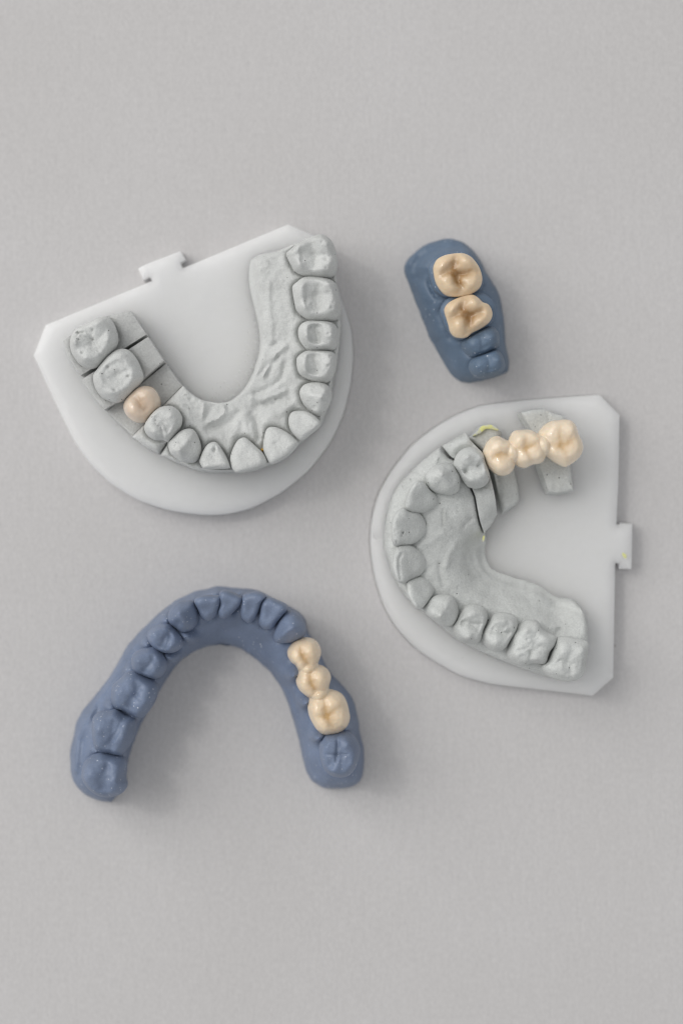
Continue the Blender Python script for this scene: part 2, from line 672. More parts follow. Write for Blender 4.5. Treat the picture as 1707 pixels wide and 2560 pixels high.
def flr(frame, x, y, r, a, z):
    q = F(frame, [(x, y)])[0]
    return (P(q[0], q[1], z), r, a)


def grains(name, centres, count, spread, z0, size, mat, parent, seed):
    """tiny irregular crumbs lying on a surface"""
    rnd = random.Random(seed)
    V, Fc = [], []
    for _ in range(count):
        cx, cy = centres[rnd.randrange(len(centres))]
        x = cx + rnd.gauss(0, spread)
        y = cy + rnd.gauss(0, spread)
        r = size * rnd.uniform(.4, 1.3)
        b = len(V)
        for dx, dy, dz in ((1, 0, .6), (-1, 0, .6), (0, 1, .6), (0, -1, .6), (0, 0, 1.3), (0, 0, 0)):
            V.append((x + dx * r * rnd.uniform(.6, 1.2), y + dy * r * rnd.uniform(.6, 1.2), z0 + dz * r))
        for t in ((0, 2, 4), (2, 1, 4), (1, 3, 4), (3, 0, 4), (2, 0, 5), (1, 2, 5), (3, 1, 5), (0, 3, 5)):
            Fc.append(tuple(b + q for q in t))
    o = mesh_obj(name, V, Fc, mat, parent)
    return o


def fuse(root, outs, cents, zc, zt, mat, halfw):
    """melt the units of a bridge together over rounded connectors, keeping one mesh per unit"""
    units = [c for c in root.children]
    bpy.context.view_layer.update()
    pos, st = [], []
    V, Fc = [], []
    for o in units:
        me = o.data
        n = len(me.vertices)
        co = np.zeros(n * 3)
        me.vertices.foreach_get('co', co)
        sv = np.zeros(n, np.float32)
        me.attributes['stain'].data.foreach_get('value', sv)
        base = len(V)
        V += [tuple(p) for p in co.reshape(-1, 3)]
        st += list(sv)
        Fc += [tuple(base + i for i in p.vertices) for p in me.polygons]
    nst = len(st)
    for i in range(len(outs) - 1):
        pa, pb = outs[i].mean(0), outs[i + 1].mean(0)
        dd = (pb - pa) / np.hypot(*(pb - pa))
        mid = (outs[i] @ dd).max() * .5 + (outs[i + 1] @ dd).min() * .5
        cp = pa + dd * (mid - pa @ dd)
        nn = np.array([-dd[1], dd[0]])
        b = len(V)
        R, Q = 20, 12
        for q in range(Q + 1):
            th = math.pi * q / Q
            for r in range(R):
                ph = 2 * math.pi * r / R
                w = cp + dd * 1.9 * math.sin(th) * math.cos(ph) + nn * halfw * math.sin(th) * math.sin(ph)
                V.append((w[0] * MM, w[1] * MM, ((zt + zc - 3.4) / 2 + (zt - zc + 3.4) / 2 * math.cos(th)) * MM))
        for q in range(Q):
            for r in range(R):
                r2 = (r + 1) % R
                Fc.append((b + q * R + r, b + (q + 1) * R + r, b + (q + 1) * R + r2, b + q * R + r2))
    tmp = bpy.data.meshes.new("tmp")
    tmp.from_pydata(V, [], Fc)
    to = bpy.data.objects.new("tmp", tmp)
    COL.objects.link(to)
    rm = to.modifiers.new("r", 'REMESH')
    rm.mode = 'VOXEL'
    rm.voxel_size = 0.13 * MM
    sm = to.modifiers.new("s", 'SMOOTH')
    sm.factor = 0.5
    sm.iterations = 5
    dg = bpy.context.evaluated_depsgraph_get()
    ev = to.evaluated_get(dg).to_mesh()
    n = len(ev.vertices)
    co = np.zeros(n * 3)
    ev.vertices.foreach_get('co', co)
    co = co.reshape(-1, 3)
    no = np.array([v.normal[:] for v in ev.vertices])
    polys = [tuple(p.vertices) for p in ev.polygons]
    from mathutils.kdtree import KDTree
    kd = KDTree(nst)
    for i in range(nst):
        kd.insert(V[i], i)
    kd.balance()
    stn = np.array([st[kd.find(c)[1]] for c in co])
    xy = co[:, :2] / MM
    dist = np.stack([np.where(inside(xy, catmull(o, 60)), -1, 1) * seg_dist(xy, catmull(o, 60)) for o in outs], 1)
    own = dist.argmin(1)
    fo = [int(np.bincount([own[v] for v in p], minlength=len(outs)).argmax()) for p in polys]
    for ui, o in enumerate(units):
        fs = [p for p, k in zip(polys, fo) if k == ui]
        used = sorted({v for p in fs for v in p})
        ix = {v: i for i, v in enumerate(used)}
        me = bpy.data.meshes.new("crown_unit")
        me.from_pydata([tuple(co[v]) for v in used], [], [tuple(ix[v] for v in p) for p in fs])
        me.update()
        me.shade_smooth()
        me.normals_split_custom_set_from_vertices([tuple(no[v]) for v in used])
        at = me.attributes.new('stain', 'FLOAT', 'POINT')
        at.data.foreach_set('value', stn[used].astype(np.float32))
        me.materials.append(mat)
        o.data = me
    to.evaluated_get(dg).to_mesh_clear()
    bpy.data.objects.remove(to)


# ------------------------------------------------------------------ table
tv = [(-700, -700, 0), (700, -700, 0), (700, 700, 0), (-700, 700, 0)]
tb = mesh_obj("table_surface", tv, [(0, 1, 2, 3)], M_PAPER)
tb['kind'] = 'structure'

S = True   # marks a sharp corner

# ================================================================== upper left plaster model
PZ = 5.0
ZC, ZT, ZN = 15.8, 19.6, 12.0
m1 = thing("plaster_dental_model",
           "light grey plaster jaw model on milky plate, palate ridges and a single beige crown",
           "dental model", (*P(540, 900, 0), 0))
plate1 = [(114, 812, S), (380, 701.5, S), (374, 690, S), (357, 697, S), (345, 671, S), (350, 665), (450, 627, S), (462, 647, S),
          (449, 656, S), (456, 670, S), (720, 560, S), (795, 592, S), (838, 700), (878, 823),
          (882, 890), (876, 960), (858, 1035), (825, 1105), (770, 1177), (700, 1233), (625, 1272), (560, 1287), (500, 1287),
          (420, 1276), (340, 1249), (275, 1208), (225, 1160), (186, 1105), (155, 1042), (120, 968), (84, 888, S)]
solid("base_plate", plate1, PZ, .06, PZ, M_PLATE, m1, step=1.3, rr=1.2, rdrop=.7, smooth=3, rough=0, sharp=40, flare=.2,
      bumps=[line(15, [(545, 895), (640, 855), (730, 785), (800, 700), (835, 640)], .35, .22, PZ), spot(4, 672, 1318, .9, -1.6, PZ), spot(4, 690, 1300, .6, .5, PZ)])

T1 = [F(1, [(440, 1160), (480, 1070), (560, 1020), (640, 985), (690, 955), (765, 945), (820, 990), (850, 1050), (870, 1130), (865, 1190), (830, 1250), (770, 1320), (700, 1390), (620, 1415), (540, 1385), (480, 1320), (445, 1240)]),
      F(3, [(655, 150), (700, 76), (760, -4), (850, -79), (920, -99), (980, -79), (1040, -14), (1080, 66), (1105, 146), (1090, 200), (1040, 260), (970, 335), (880, 388), (790, 370), (720, 325), (672, 250)]),
      F(3, [(935, 400), (960, 350), (1020, 290), (1070, 255), (1130, 242), (1195, 258), (1240, 310), (1265, 380), (1255, 440), (1210, 500), (1140, 565), (1080, 580), (1020, 565), (960, 515), (930, 450)]),
      F(3, [(1130, 620), (1150, 570), (1200, 500), (1260, 450), (1330, 432), (1390, 440), (1440, 480), (1470, 540), (1462, 610), (1420, 680), (1380, 740), (1340, 762), (1300, 745), (1220, 740), (1160, 700), (1135, 660)]),
      F(14, [(212, 730), (240, 680), (310, 610), (380, 565), (450, 550), (510, 570), (555, 640), (590, 740), (597, 820), (575, 890), (520, 950), (440, 955), (370, 945), (300, 900), (240, 850), (215, 790)]),
      F(4, [(80, 940), (110, 850), (150, 790), (200, 768), (240, 785), (290, 860), (330, 930), (355, 990), (340, 1008), (250, 1012), (130, 1015), (95, 985)]),
      F(4, [(365, 900), (400, 800), (440, 745), (490, 728), (540, 760), (600, 815), (660, 870), (695, 930), (690, 970), (650, 1000), (560, 1025), (440, 1050), (390, 1020), (370, 970)]),
      F(4, [(668, 800), (685, 690), (710, 640), (760, 628), (830, 650), (900, 690), (960, 740), (990, 775), (975, 810), (920, 870), (850, 925), (770, 965), (730, 960), (695, 900), (675, 850)]),
      F(4, [(905, 560), (925, 500), (970, 478), (1060, 482), (1120, 510), (1170, 550), (1200, 595), (1170, 640), (1110, 690), (1040, 745), (1000, 740), (950, 690), (915, 630)]),
      F(4, [(1010, 290), (1040, 240), (1100, 215), (1180, 210), (1240, 225), (1290, 270), (1300, 340), (1280, 410), (1240, 480), (1190, 515), (1140, 500), (1080, 450), (1040, 400), (1015, 340)]),
      F(2, [(985, 1330), (1020, 1290), (1080, 1262), (1200, 1255), (1300, 1270), (1335, 1310), (1340, 1400), (1320, 1470), (1280, 1530), (1230, 1552), (1150, 1540), (1070, 1510), (1010, 1470), (985, 1400)]),
      F(2, [(1000, 1050), (1040, 1000), (1110, 980), (1230, 982), (1310, 1000), (1350, 1050), (1360, 1130), (1345, 1200), (1310, 1245), (1230, 1255), (1130, 1255), (1070, 1230), (1025, 1180), (1000, 1120)]),
      F(2, [(945, 660), (985, 620), (1040, 580), (1110, 568), (1200, 575), (1280, 595), (1340, 640), (1365, 720), (1375, 800), (1385, 870), (1365, 930), (1310, 970), (1200, 975), (1110, 965), (1040, 930), (985, 880), (965, 810), (950, 730)]),
      F(2, [(890, 350), (930, 310), (1020, 240), (1110, 200), (1200, 175), (1260, 200), (1310, 260), (1340, 350), (1352, 430), (1340, 510), (1300, 560), (1230, 575), (1130, 565), (1040, 545), (970, 510), (930, 450), (905, 400)])]
T1m = [to_mm(t, ZC) for t in T1]
c1 = np.array(P(560, 800, ZC))
D1 = frames(T1m, c1)

GZ = 12.8
dieA = [(370, 1165, S), (435, 1115), (560, 1020), (680, 955), (770, 935), (880, 905), (995, 883, S), (1142, 1105, S), (530, 1488, S), (440, 1370), (392, 1262)]
dieB = [(1158, 1128, S), (1303, 1352, S), (870, 1738, S), (748, 1808, S), (640, 1674), (538, 1528, S)]
dieC = [(1312, 28, S), (1468, 234, S), (1003, 702, S), (880, 590), (762, 476, S), (860, 395)]
d_a = solid("die_block", F(1, dieA), GZ, PZ - .3, GZ, M_DIE, m1, teeth=[T1m[0]], smooth=2, rr=.3, rdrop=.2, seed=2, rough=.05,
            collar=.2, bumps=[line(1, [(1010, 1010), (1040, 1080), (1070, 1060), (1060, 1010), (1010, 1000)], .25, -.2, GZ)])
d_b = solid("die_block", F(1, dieB), GZ, PZ - .3, GZ, M_DIE, m1, teeth=[T1m[1]], smooth=2, rr=.3, rdrop=.2, seed=3, rough=.05, collar=.1)
d_c = solid("die_block", F(3, dieC), GZ, PZ - .3, GZ - 2.8, M_DIE, m1, smooth=2, rr=.3, rdrop=.2, seed=4, rough=.05,
            plane=(-.02, .0))
gum1_px = (F(3, [(1484, 240, S)]) + F(14, [(380, 18, S), (440, 90), (570, 180), (640, 205), (800, 233), (930, 220), (1060, 150), (1150, 60)])
           + F(4, [(560, 190), (615, 80)]) + F(2, [(605, 1420), (642, 1300), (662, 1200), (668, 1100), (664, 950), (650, 780), (630, 600), (612, 412, S),
                                                    (800, 325), (1000, 240), (1190, 175), (1270, 215), (1320, 350), (1340, 520), (1362, 720), (1385, 900), (1383, 1050), (1370, 1190), (1345, 1380)])
           + F(4, [(1320, 120), (1290, 350), (1200, 600), (1010, 760), (860, 915), (720, 970), (560, 1035), (350, 1042), (150, 1040), (0, 1022)])
           + F(3, [(1568, 1010), (1400, 945), (1275, 886, S), (1350, 765, S), (1340, 757, S), (1255, 876, S), (1130, 810), (1010, 716, S)]))
ridge1 = [np.array([t.mean(0) for t in T1m[3:]])]
z1 = GZ + .3
bm1 = [line(14, [(690, 480), (820, 420), (900, 350), (880, 270)], .45, .75, z1), line(14, [(620, 420), (640, 250), (600, 190)], .4, .6, z1),
       line(14, [(700, 550), (860, 520), (980, 440), (1050, 350)], .8, -.8, z1), line(14, [(660, 400), (740, 270)], .7, -.6, z1),
       line(14, [(980, 640), (1040, 560), (1060, 450)], .6, .5, z1), line(14, [(1310, 690), (1310, 540), (1270, 420)], .5, -.6, z1),
       line(14, [(1180, 600), (1150, 480), (1120, 380)], .6, .4, z1), line(14, [(1250, 680), (1220, 520)], .5, .45, z1),
       line(2, [(750, 1210), (790, 1180)], .35, -.6, z1), line(2, [(660, 1490), (720, 1400), (790, 1290), (870, 1220)], .55, .7, z1),
       line(2, [(700, 1480), (760, 1370), (800, 1310)], .5, -.8, z1), line(4, [(640, 130), (700, 60), (740, 10)], .5, -.7, z1),
       line(4, [(590, 320), (760, 250), (840, 160), (870, 30)], .6, -.8, z1), line(4, [(560, 350), (700, 300), (820, 230)], .6, .6, z1),
       line(4, [(600, 440), (760, 390), (880, 340)], .9, -.8, z1), line(4, [(640, 380), (780, 330), (870, 290)], .5, .5, z1),
       line(4, [(620, 720), (600, 600), (560, 500)], .6, -.5, z1), line(4, [(690, 560), (840, 470), (930, 430)], .7, .4, z1),
       line(2, [(640, 500), (710, 465), (700, 420)], .3, .35, z1), line(2, [(705, 390), (690, 370)], .4, -.4, z1),
       line(2, [(720, 620), (715, 800), (740, 1000), (745, 1150)], .5, .4, z1), line(2, [(800, 400), (870, 330)], .6, -.3, z1)]
rnd = random.Random(3)
for _ in range(46):      # crumbly patch on the palate beside the saw cut
    bm1.append(spot(14, 440 + rnd.gauss(0, 55), 240 + rnd.gauss(0, 60), rnd.uniform(.15, .35), rnd.uniform(-.55, .35), z1))
for _ in range(40):
    bm1.append(spot(4, 830 + rnd.gauss(0, 60), 380 + rnd.gauss(0, 40), rnd.uniform(.15, .3), rnd.uniform(-.5, .3), z1))
for _ in range(60):
    bm1.append(spot(2, 880 + rnd.gauss(0, 120), 480 + rnd.gauss(0, 200), rnd.uniform(.15, .3), rnd.uniform(-.4, .3), z1))
bm1 = [(b[0], b[1], b[2], b[3] * 1.05) for b in bm1]
solid("gum_arch", gum1_px, GZ, PZ - .3, GZ, M_PLAST1, m1, ridge=ridge1, zr=GZ + 1.1, r0=2.5, teeth=T1m[3:], step=.42, bumps=bm1,
      smooth=4, rr=.5, rdrop=.4, seed=5, rough=.17, wallnoise=.12, sulcus=1.1,
      flares=[flr(2, 620, 520, 7, 2.2, GZ), flr(2, 650, 900, 8, 1.2, GZ), flr(4, 560, 180, 8, 1.0, GZ)])

kinds1 = ['molar', 'molar', None, 'pm', 'canine', 'inc', 'inc', 'inc', 'inc', 'canine', 'pm', 'pm', 'molar', 'molar']
ex1 = {0: dict(pits=[pit(1, 660, 1160, .3, .8, ZC), pit(1, 565, 1290, .3, .7, ZC), pit(1, 660, 1075, .25, .6, ZC)] +
               [pit(1, 525 + rnd.gauss(0, 38), 1110 + rnd.gauss(0, 45), rnd.uniform(.2, .4), rnd.uniform(-.5, 1.1), ZC) for _ in range(34)],
               grooves=[groove(1, [(665, 1085), (640, 1150), (700, 1220), (740, 1310)], .25, .4, ZC)], amp=.7),
       1: dict(basin=(0, 0, .5, .55, .5), pits=[pit(3, 800, 70, .28, .7, ZC), pit(3, 990, 160, .32, .9, ZC), pit(3, 862, 290, .32, .8, ZC), pit(3, 730, 140, .2, .4, ZC), pit(3, 980, 235, .25, .4, ZC)],
               grooves=[groove(3, [(880, 125), (905, 128), (920, 150)], .2, .35, ZC)], amp=.45),
       3: dict(grooves=[groove(3, [(1270, 622), (1295, 630), (1305, 680), (1320, 750)], .2, .5, ZC)], pits=[pit(3, 1245, 570, .2, .5, ZC), pit(3, 1240, 605, .2, .4, ZC)], amp=.6),
       4: dict(lumps=[pit(14, 370, 830, 1.0, 1.1, ZC)], pits=[pit(14, 310, 770, .45, .7, ZC)], grooves=[groove(14, [(340, 870), (330, 830), (370, 740)], .5, .4, ZC)], amp=.6),
       5: dict(pits=[pit(4, 215, 840, .4, .5, ZC)], grooves=[groove(4, [(222, 810), (215, 850)], .25, .6, ZC)], amp=.9),
       6: dict(amp=.6), 7: dict(amp=.5, pits=[pit(4, 785, 780, .3, .25, ZC)]), 8: dict(amp=.7),
       9: dict(amp=.6, pits=[pit(4, 1230, 380, .4, .8, ZC), pit(4, 1145, 450, .5, .6, ZC)], lumps=[pit(4, 1240, 300, .8, .5, ZC)]),
       10: dict(basin=(-.15, .05, .34, .62, .75), pits=[pit(2, 1270, 1410, .35, .7, ZC), pit(2, 1288, 1318, .2, .6, ZC)], amp=.75),
       11: dict(basin=(-.15, .05, .34, .6, .75), pits=[pit(2, 1275, 1118, .4, .7, ZC), pit(2, 1110, 1060, .3, .4, ZC)], amp=.75),
       12: dict(basin=(-.15, .05, .36, .7, .8), pits=[pit(2, 1305, 868, .4, .8, ZC), pit(2, 1285, 630, .3, .6, ZC), pit(2, 1115, 835, .25, .5, ZC), pit(2, 1320, 820, .25, .5, ZC)], amp=.8),
       13: dict(basin=(-.2, .1, .3, .75, .7), pits=[pit(2, 1250, 425, .35, .7, ZC), pit(2, 1215, 260, .3, .7, ZC), pit(2, 1255, 500, .3, .6, ZC), pit(2, 1285, 390, .3, .5, ZC)], amp=.8)}
for i, k in enumerate(kinds1):
    if k is None:
        continue
    par = {0: d_a, 1: d_b}.get(i, m1)
    tooth("tooth", T1m[i], ZC + (.8 if k == 'inc' else 0), ZT - (.4 if k == 'inc' else 0), ZN, k, D1[i], M_PLAST1, par, seed=i + 1, **ex1.get(i, {}))
# wax thread between the two front teeth
wx = to_mm(F(4, [(640, 828, S), (672, 822, S), (668, 850, S), (655, 858, S)]), 15.6)
solid("wax_bead", F(4, [(638, 828), (672, 822), (670, 850), (655, 858)]), 15.6, 13, 15.8, M_ORANGE, m1, step=.25, smooth=1, rr=.3, rdrop=.4, rough=.05)
crumbs = [P(q[0], q[1], PZ) for q in F(15, [(1500, 900), (1530, 1150), (1525, 1330), (1450, 1650), (1370, 1760), (1250, 1880), (1150, 1920), (1480, 1500), (1200, 1850), (1130, 1935)])]
g = grains("plaster_dust", crumbs, 300, 1.5, PZ, .17, M_DUST, m1, 5)
g['kind'] = 'stuff'

sp = [P(px, py, 0) for px, py in ((60, 1010), (90, 1150), (940, 900), (910, 1010), (640, 1330), (300, 1330), (930, 1500), (980, 1700), (1250, 1780), (1000, 1990), (150, 2010), (330, 2060), (600, 1950), (1330, 620), (1600, 1600))]
gs = grains("plaster_crumbs", sp, 70, 9.0, .02, .12, M_DUST, None, 11)
gs['kind'] = 'stuff'
gs['label'] = 'tiny pale plaster crumbs scattered on the paper around the casts'
gs['category'] = 'crumbs'

cr1 = thing("dental_crown", "single beige premolar crown standing on a dark sawn die of the plaster jaw model", "crown", (*P(347, 1008, GZ), GZ - 2.8), "glazed tooth crowns")
tooth("crown_shell", T1m[2], 14.8, 18.6, GZ - 2.8, 'pm', D1[2], M_CER_PINK, cr1, seed=40, rough=.05, amp=.58, neck=.72)

# ================================================================== right plaster model
m2 = thing("plaster_dental_model",
           "green grey plaster jaw model on milky plate with two separate dies under a tooth bridge",
           "dental model", (*P(1250, 1370, 0), 0))
plate2 = [(1500, 987, S), (1549, 1037, S), (1546, 1200), (1541, 1312.5, S), (1551, 1312.5, S), (1551, 1309, S), (1581, 1311, S), (1579, 1422, S),
          (1549, 1421.5, S), (1549, 1408, S), (1538, 1408, S), (1533, 1695, S), (1482, 1740, S),
          (1330, 1722), (1231, 1711), (1151, 1690), (1084, 1652), (1038, 1620), (990, 1569), (960, 1515), (937, 1440), (926, 1360),
          (930, 1300), (945, 1240), (977, 1180), (1030, 1113), (1097, 1062), (1151, 1033), (1205, 1013), (1330, 999)]
solid("base_plate", plate2, PZ, .06, PZ, M_PLATE, m2, step=1.3, rr=2.0, rdrop=1.0, smooth=3, rough=0, sharp=40, flare=.4,
      bumps=[spot(6, 80, 1450, 1.2, -1.2, PZ)])
T2 = [F(6, [(840, 740), (870, 660), (930, 610), (1000, 595), (1060, 615), (1110, 660), (1125, 720), (1150, 790), (1165, 850), (1150, 910), (1110, 950), (1040, 970), (970, 950), (920, 890), (880, 830), (845, 780)]),
      F(6, [(572, 880), (590, 830), (640, 775), (710, 745), (780, 740), (830, 765), (865, 820), (890, 870), (888, 950), (870, 1000), (800, 1030), (720, 1020), (650, 1000), (595, 960)]),
      F(6, [(385, 1140), (395, 1060), (430, 970), (480, 915), (530, 912), (575, 945), (610, 990), (660, 1030), (685, 1080), (685, 1120), (640, 1160), (560, 1195), (470, 1200), (400, 1175)]),
      F(6, [(258, 1340), (265, 1270), (300, 1200), (360, 1160), (420, 1190), (510, 1210), (570, 1290), (580, 1380), (530, 1440), (450, 1490), (360, 1500), (290, 1505), (262, 1450)]),
      F(8, [(265, 190), (285, 70), (330, 20), (420, 15), (490, 50), (560, 110), (580, 190), (530, 280), (430, 330), (380, 358), (320, 345), (285, 280)]),
      F(8, [(400, 400), (405, 350), (470, 320), (550, 315), (620, 360), (660, 430), (620, 500), (540, 585), (480, 590), (430, 520), (405, 460)]),
      F(8, [(555, 600), (590, 545), (650, 495), (730, 475), (820, 490), (860, 560), (875, 640), (850, 720), (800, 760), (730, 760), (650, 715), (580, 660)]),
      F(8, [(835, 770), (870, 700), (900, 650), (950, 590), (1020, 568), (1100, 585), (1140, 640), (1140, 720), (1110, 800), (1095, 860), (1060, 915), (980, 925), (900, 900), (850, 840)]),
      F(8, [(1100, 850), (1130, 780), (1170, 720), (1210, 665), (1290, 645), (1380, 665), (1420, 710), (1420, 790), (1370, 880), (1310, 970), (1230, 1000), (1160, 970), (1115, 920)]),
      F(9, [(255, 1010), (280, 930), (320, 830), (370, 760), (440, 720), (530, 725), (570, 790), (620, 830), (700, 870), (690, 940), (640, 1010), (605, 1110), (530, 1110), (470, 1110), (400, 1135), (320, 1110), (265, 1060)]),
      F(9, [(580, 1140), (640, 1080), (680, 990), (720, 890), (800, 870), (900, 890), (998, 925), (997, 1000), (978, 1100), (960, 1210), (900, 1260), (830, 1275), (740, 1265), (660, 1240), (600, 1190)])]
T2m = [to_mm(t, ZC) for t in T2]
c2 = np.array(P(1400, 1330, ZC))
D2 = frames(T2m, c2)
die1 = [(730, 578, S), (835, 512), (938, 452, S), (1015, 552), (1112, 645), (1168, 830), (1213, 1010), (1252, 1215, S), (1195, 1320), (1130, 1393, S),
        (1085, 1280), (1062, 1180), (1040, 1050), (1012, 985, S), (962, 850), (865, 700), (818, 688)]
d1 = solid("die_block", F(6, die1), GZ, PZ - .3, GZ, M_PLAST2, m2, teeth=[T2m[0]], smooth=2, rr=.3, rdrop=.3, seed=12, rough=.08,
           bumps=[line(6, [(750, 560), (840, 530), (940, 485)], .5, -.7, GZ), line(6, [(1110, 980), (1160, 975), (1185, 1005)], .2, .2, GZ), ('drop', [P(q[0], q[1], GZ) for q in F(6, [(1270, 1230), (1140, 1410)])], 2.6, -3.0)])
die2 = [(985, 505, S), (1050, 450), (1090, 395), (1160, 372), (1235, 392), (1282, 455, S), (1262, 492, S), (1330, 640), (1400, 780), (1438, 960), (1450, 1100), (1360, 1165), (1300, 1200, S), (1218, 845), (1140, 640), (1025, 552)]
d2 = solid("die_block", F(6, die2), 9.8, PZ - .3, 9.6, M_PLAST2, m2, smooth=3, rr=.6, rdrop=.6, seed=13, rough=.08, flare=.3, plane=(0, .16),
           bumps=[line(6, [(1230, 860), (1240, 1000)], 1.0, -1.2, 12)])
die3 = [(455, 268, S), (560, 245), (670, 237, S), (760, 280), (850, 300, S), (890, 500), (900, 700), (945, 988, S), (800, 1012), (715, 1006, S), (660, 850), (620, 740), (590, 500), (555, 432)]
d3 = solid("die_block", F(7, die3), 10, PZ - .3, 10.4, M_PLAST2, m2, smooth=2, rr=.4, rdrop=.3, seed=14, rough=.08, flare=.5, plane=(-.03, .0),
           bumps=[line(7, [(700, 260), (730, 330), (800, 600), (780, 1000)], .5, -.35, 12), line(7, [(885, 780), (900, 900), (940, 960)], .25, .3, 12),
                  spot(7, 830, 920, .25, -.7, 10), spot(7, 880, 915, .2, -.5, 10)])
gum2_px = (F(6, [(1116, 1402, S), (1069, 1289), (1046, 1181), (1025, 1052), (997, 992, S), (940, 860), (842, 706), (792, 702), (700, 592, S), (540, 720), (430, 830), (330, 930), (265, 1050), (222, 1200), (198, 1350), (192, 1480)])
           + F(8, [(192, 30), (213, 110), (262, 270), (335, 410), (408, 520), (545, 632), (705, 762), (880, 902), (1000, 965), (1100, 1012)])
           + F(9, [(100, 1045), (260, 1112), (420, 1172), (620, 1240), (740, 1268), (840, 1278), (910, 1258), (962, 1215), (985, 1080), (1000, 900), (1002, 820), (990, 690), (945, 605), (888, 555), (785, 556), (710, 540), (655, 508), (560, 455), (440, 412), (300, 378), (150, 322), (70, 265)])
           + F(8, [(1150, 270), (1105, 165), (1100, 80), (1108, 0)]) + F(6, [(1112, 1470)]))
ridge2 = [np.array([t.mean(0) for t in T2m[1:]])]
inner2 = F(8, [(1103, 60), (1105, 165), (1150, 270)]) + F(9, [(70, 265), (150, 322), (300, 378), (440, 412), (560, 455), (655, 508), (720, 540)])
bm2 = [('drop', [P(q[0], q[1], z1 - 3) for q in inner2], 5.0, -6.0), ('drop', [P(q[0], q[1], GZ) for q in F(6, [(560, 680), (430, 800), (330, 910), (250, 1050), (215, 1200), (190, 1400)])], 1.3, -1.6), line(6, [(740, 1170), (730, 1240), (735, 1320)], .3, -.4, z1), line(6, [(755, 1180), (750, 1300)], .3, .35, z1), line(6, [(870, 1150), (875, 1190)], .25, -.35, z1),
       line(6, [(925, 1330), (960, 1290), (1000, 1260)], .4, -.5, z1), line(6, [(520, 1210), (570, 1300)], .25, -.5, z1), line(6, [(400, 1495), (470, 1520), (490, 1568)], .25, -.5, z1),
       line(6, [(420, 1560), (600, 1480), (720, 1400)], .8, .4, z1), line(8, [(700, 190), (710, 300), (740, 380)], .5, -.6, z1), line(8, [(760, 200), (800, 90), (850, 20)], .8, .6, z1),
       line(8, [(960, 20), (960, 160), (1010, 260)], .6, -.4, z1), line(8, [(1050, 60), (1080, 200), (1160, 290)], .5, .4, z1), line(8, [(1110, 160), (1160, 240)], .2, .5, z1),
       line(8, [(500, 300), (540, 260), (620, 210)], .3, -.4, z1), line(6, [(740, 560), (600, 690), (480, 860), (330, 1060), (240, 1320)], .8, -.5, z1),
       line(9, [(700, 580), (850, 600), (940, 640)], .7, -.8, z1), line(9, [(660, 780), (760, 770), (780, 790)], .4, .5, z1), line(9, [(560, 740), (600, 860), (650, 950)], .35, .4, z1),
       line(9, [(700, 860), (760, 790)], .6, -.7, z1)]
for _ in range(80):      # broken rim along the outside of the gum
    t = rnd.random()
    pa = [(700, 600), (540, 740), (400, 880), (300, 1050), (250, 1200), (220, 1400)]
    k = min(4, int(t * 5))
    f = t * 5 - k
    bm2.append(spot(6, pa[k][0] * (1 - f) + pa[k + 1][0] * f + rnd.gauss(15, 22), pa[k][1] * (1 - f) + pa[k + 1][1] * f + rnd.gauss(15, 22), rnd.uniform(.2, .45), rnd.uniform(-.7, .4), GZ))
solid("gum_arch", gum2_px, GZ - 1, PZ - .3, GZ - .5, M_PLAST2, m2, ridge=ridge2, zr=GZ + 1.4, r0=2.2, power=2.6, teeth=T2m[1:], step=.42, bumps=bm2,
      smooth=4, rr=.7, rdrop=.7, seed=15, rough=.15, sulcus=.15, collar=.05, wallnoise=.15,
      flares=[flr(8, 1300, 370, 9, 1.5, GZ - 2), flr(9, 600, 500, 9, 1.2, GZ - 2), flr(8, 1105, 100, 6, 1.0, GZ - 2)])
kinds2 = ['pm', 'canine', 'inc', 'inc', 'inc', 'inc', 'canine', 'pm', 'pm', 'molar', 'molar']
